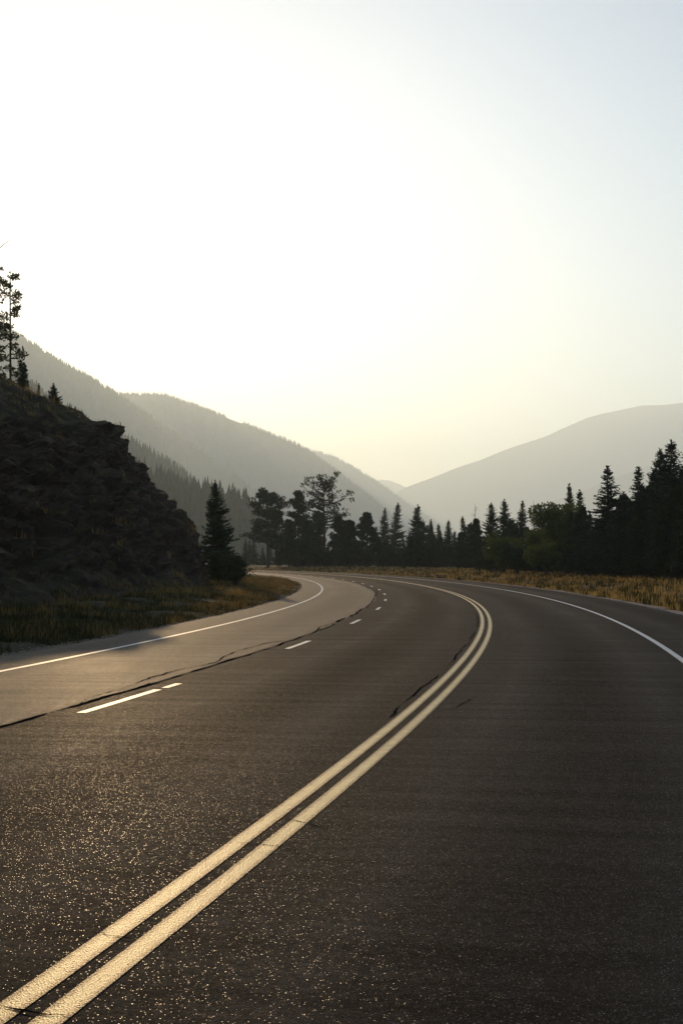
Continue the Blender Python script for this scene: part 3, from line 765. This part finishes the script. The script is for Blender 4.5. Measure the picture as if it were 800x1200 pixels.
def forest_on(name, V, count, H, label, seed, front_only=True, bias=1.):
    H *= FS * .85
    r = np.random.default_rng(seed); ny, nx, _ = V.shape
    protos_ = [far_tree_mesh(seed * 10 + i, 1., .21, 4, 6) for i in range(4)]
    PV = [np.concatenate(p.v[:4]) for p in protos_]; PF = [np.concatenate(p.f[:4]) for p in protos_]
    i0 = np.argmin(np.abs(V[:, 0, 1] - V[np.argmax(V[:, :, 2].max(1)), 0, 1]))
    mb = MB(); got = 0; allV, allF, nn = [], [], 0
    while got < count:
        fi = i0 - (i0 * r.random() ** bias) + r.uniform(-.4, 1.6); fi = min(max(fi, 0), ny - 2); fj = r.uniform(0, nx - 1.01)
        i, j = int(fi), int(fj); a, b = fi - i, fj - j
        p = V[i, j] * (1 - a) * (1 - b) + V[i + 1, j] * a * (1 - b) + V[i, j + 1] * (1 - a) * b + V[i + 1, j + 1] * a * b
        if p[2] < 2: 
            if r.random() < .9: continue
        if noise.noise(Vector((p[0] / (H * 9), p[1] / (H * 9), 3.))) < -.33: got += .2; continue
        h = H * r.uniform(.4, 1.25); k = int(r.integers(4))
        allV.append(PV[k] * np.array([h, h, h]) + p - np.array([0, 0, h * .08])); allF.append(PF[k] + nn); nn += len(PV[k]); got += 1
    mb.add(np.concatenate(allV), np.concatenate(allF))
    tag(mb.build(name, M['far_trees']), label, 'forest', kind='stuff')

A_SKY = [(-420, 250), (-200, 300), (-60, 340), (0, 378), (30, 399), (70, 425), (110, 446), (150, 472), (200, 506), (260, 548), (320, 592), (380, 640), (420, 662)]
B_SKY = [(-300, 440), (0, 455), (100, 466), (155, 463), (190, 464), (215, 471), (270, 491), (320, 511), (353, 524), (390, 550), (420, 573), (450, 597), (480, 622), (530, 662)]
C_SKY = [(150, 480), (260, 500), (330, 522), (360, 528), (390, 536), (420, 552), (450, 571), (475, 590), (510, 612), (560, 640), (610, 662)]
D_SKY = [(300, 540), (380, 576), (420, 569), (445, 562), (458, 563), (480, 573), (520, 592), (560, 600)]
E_SKY = [(380, 655), (420, 622), (445, 595), (470, 573), (500, 562), (530, 550), (560, 540), (600, 524), (622, 517), (640, 512), (655, 504), (690, 488), (730, 480), (752, 475), (775, 475), (800, 472), (850, 470), (900, 476), (1050, 500)]
G_SKY = [(560, 662), (600, 618), (640, 590), (690, 572), (720, 560), (760, 546), (800, 534), (860, 512), (950, 490), (1100, 480)]
S1_SKY = [(20, 440), (100, 500), (155, 522), (180, 535), (202, 548), (222, 562), (240, 590), (270, 640), (285, 662)]
S2_SKY = [(60, 500), (150, 545), (195, 566), (215, 572), (240, 577), (270, 584), (292, 592), (312, 606), (335, 632), (360, 655), (372, 662)]
VA = ridge('mountain', A_SKY, 5200, .62, M['slope'], 55, .0016, 36)
VB = ridge('mountain', B_SKY, 7200, .55, M['slope'], 80, .0012, 50)
VC = ridge('mountain', C_SKY, 11000, .5, M['slope_far'], 100, .0007, 65)
VD = ridge('mountain', D_SKY, 19500, .5, M['slope_far'], 120, .0004, 120)
VE = ridge('mountain', E_SKY, 15500, .5, M['slope_far'], 190, .0005, 100)
VG = ridge('mountain', G_SKY, 11500, .45, M['slope_far'], 130, .0007, 75)
VS1 = ridge('hill', S1_SKY, 1900, .5, M['slope'], 9, .006, 9)
VS2 = ridge('hill', S2_SKY, 1050, .42, M['slope'], 5, .01, 6)
forest_on('mountain_forest', VA, 16000, 22, 'hazy conifer forest covering the steep mountainside under the sun', 3, bias=1.6)
forest_on('mountain_forest', VB, 16000, 25, 'grey hazy conifer forest covering the long ridge in the middle distance', 4, bias=1.6)
forest_on('mountain_forest', VC, 7000, 30, 'faint conifer forest on the ridge behind the long middle ridge', 5, bias=2.)
forest_on('hill_forest', VS1, 3600, 16, 'warm hazy conifer forest on the spur right behind the rock face', 6, bias=1.2)
forest_on('hill_forest', VS2, 2200, 14, 'shaded conifer forest covering the low spur behind the lone spruce', 7, bias=.8)
# the spur trees that stand out against the ridge behind
FT = [far_tree_mesh(90 + i, 14, 3.0, 9, 9).mesh('spur_tree', M['far_trees']) for i in range(5)]
random.seed(5)
for V_, x0, x1, ntr, H, lab, grp in ((VS2, 150, 335, 110, 14, 'grey-green conifer on the low shaded spur behind the lone spruce', 'conifers along the low spur'),
                                   (VS1, 120, 235, 50, 18, 'warm hazy conifer along the top of the spur behind the rock face', 'conifers along the hazy spur')):
    i0 = int(np.argmax(V_[:, :, 2].max(1))); Y0 = V_[i0, 0, 1]
    for k in range(ntr):
        px = x0 + (x1 - x0) * (k + random.random()) / ntr; X = (px - 400) / FPX * Y0
        i = max(0, i0 - int(random.random() ** 1.8 * 9)); j = int(np.argmin(np.abs(V_[i, :, 0] - X)))
        p = V_[i, j]; s = random.uniform(.45, 1.0) * H / 14 * FS * .9
        o = bpy.data.objects.new('spur_conifer', random.choice(FT)); COL.objects.link(o)
        o.location = (X, p[1], p[2] - 1); o.scale = (s, s, s); o.rotation_euler = (0, 0, random.uniform(0, 6))
        tag(o, lab, 'tree', grp)

# ------------------------------------------------------------------ haze
HAZE = .84e-4
mb = MB(); x0, x1, y0, y1, z0, z1 = -15000, 15000, -450, 36500, -9, 2860
mb.add([(x, y, z) for z in (z0, z1) for y in (y0, y1) for x in (x0, x1)], [[0, 2, 3, 1], [4, 5, 7, 6], [0, 1, 5, 4], [2, 6, 7, 3], [0, 4, 6, 2], [1, 3, 7, 5]])
hm = bpy.data.materials.new('haze_air'); hm.use_nodes = True; nt = hm.node_tree; nt.nodes.clear()
out = N(nt, 'ShaderNodeOutputMaterial'); pv = N(nt, 'ShaderNodeVolumePrincipled')
pv.inputs['Color'].default_value = (.70, .865, 1.0, 1); pv.inputs['Density'].default_value = HAZE; pv.inputs['Anisotropy'].default_value = .52
pv.inputs['Density Attribute'].default_value = ''
nt.links.new(pv.outputs[0], out.inputs['Volume'])
hm.cycles.homogeneous_volume = True
tag(mb.build('haze', hm), kind='stuff')

# ------------------------------------------------------------------ sun, sky, camera
SUN_EL = math.atan((HOR - 365) / FPX); SUN_AZ = math.atan((115 - 400) / FPX)   # azimuth from +Y, positive to the right
sd = Vector((math.sin(SUN_AZ) * math.cos(SUN_EL), math.cos(SUN_AZ) * math.cos(SUN_EL), math.sin(SUN_EL)))
L = bpy.data.lights.new('sun', 'SUN'); L.energy = 5.0; L.angle = math.radians(.55); L.color = (1.0, .68, .355)
so = bpy.data.objects.new('sun', L); COL.objects.link(so); so.rotation_euler = sd.to_track_quat('Z', 'Y').to_euler(); so.location = (0, 0, 50)
w = bpy.data.worlds.new('World'); sc.world = w; w.use_nodes = True; nt = w.node_tree
bg = nt.nodes['Background']; sky = N(nt, 'ShaderNodeTexSky', sky_type='NISHITA'); sky.sun_disc = False
sky.sun_elevation = SUN_EL; sky.sun_rotation = SUN_AZ; sky.altitude = 2300; sky.air_density = 1.; sky.dust_density = 2.2; sky.ozone_density = 1.2
nt.links.new(sky.outputs[0], bg.inputs[0]); bg.inputs[1].default_value = .15

cam = bpy.data.cameras.new('camera'); co = bpy.data.objects.new('camera', cam); COL.objects.link(co); sc.camera = co
co.location = (0, 0, CAM_H); co.rotation_euler = (PI / 2, 0, 0)
cam.sensor_fit = 'VERTICAL'; cam.sensor_height = 36; cam.sensor_width = 24; cam.lens = FPX / 1200 * 36
cam.shift_y = (HOR - 600) / 1200
cam.clip_start = .1; cam.clip_end = 60000

sc.view_settings.view_transform = 'Standard'; sc.view_settings.look = 'None'
sc.view_settings.exposure = 0.18; sc.view_settings.gamma = 1
sc.render.engine = 'CYCLES'
cy = sc.cycles; cy.volume_bounces = 1; cy.max_bounces = 6; cy.diffuse_bounces = 2; cy.glossy_bounces = 2; cy.transmission_bounces = 3; cy.transparent_max_bounces = 8
cy.use_denoising = True
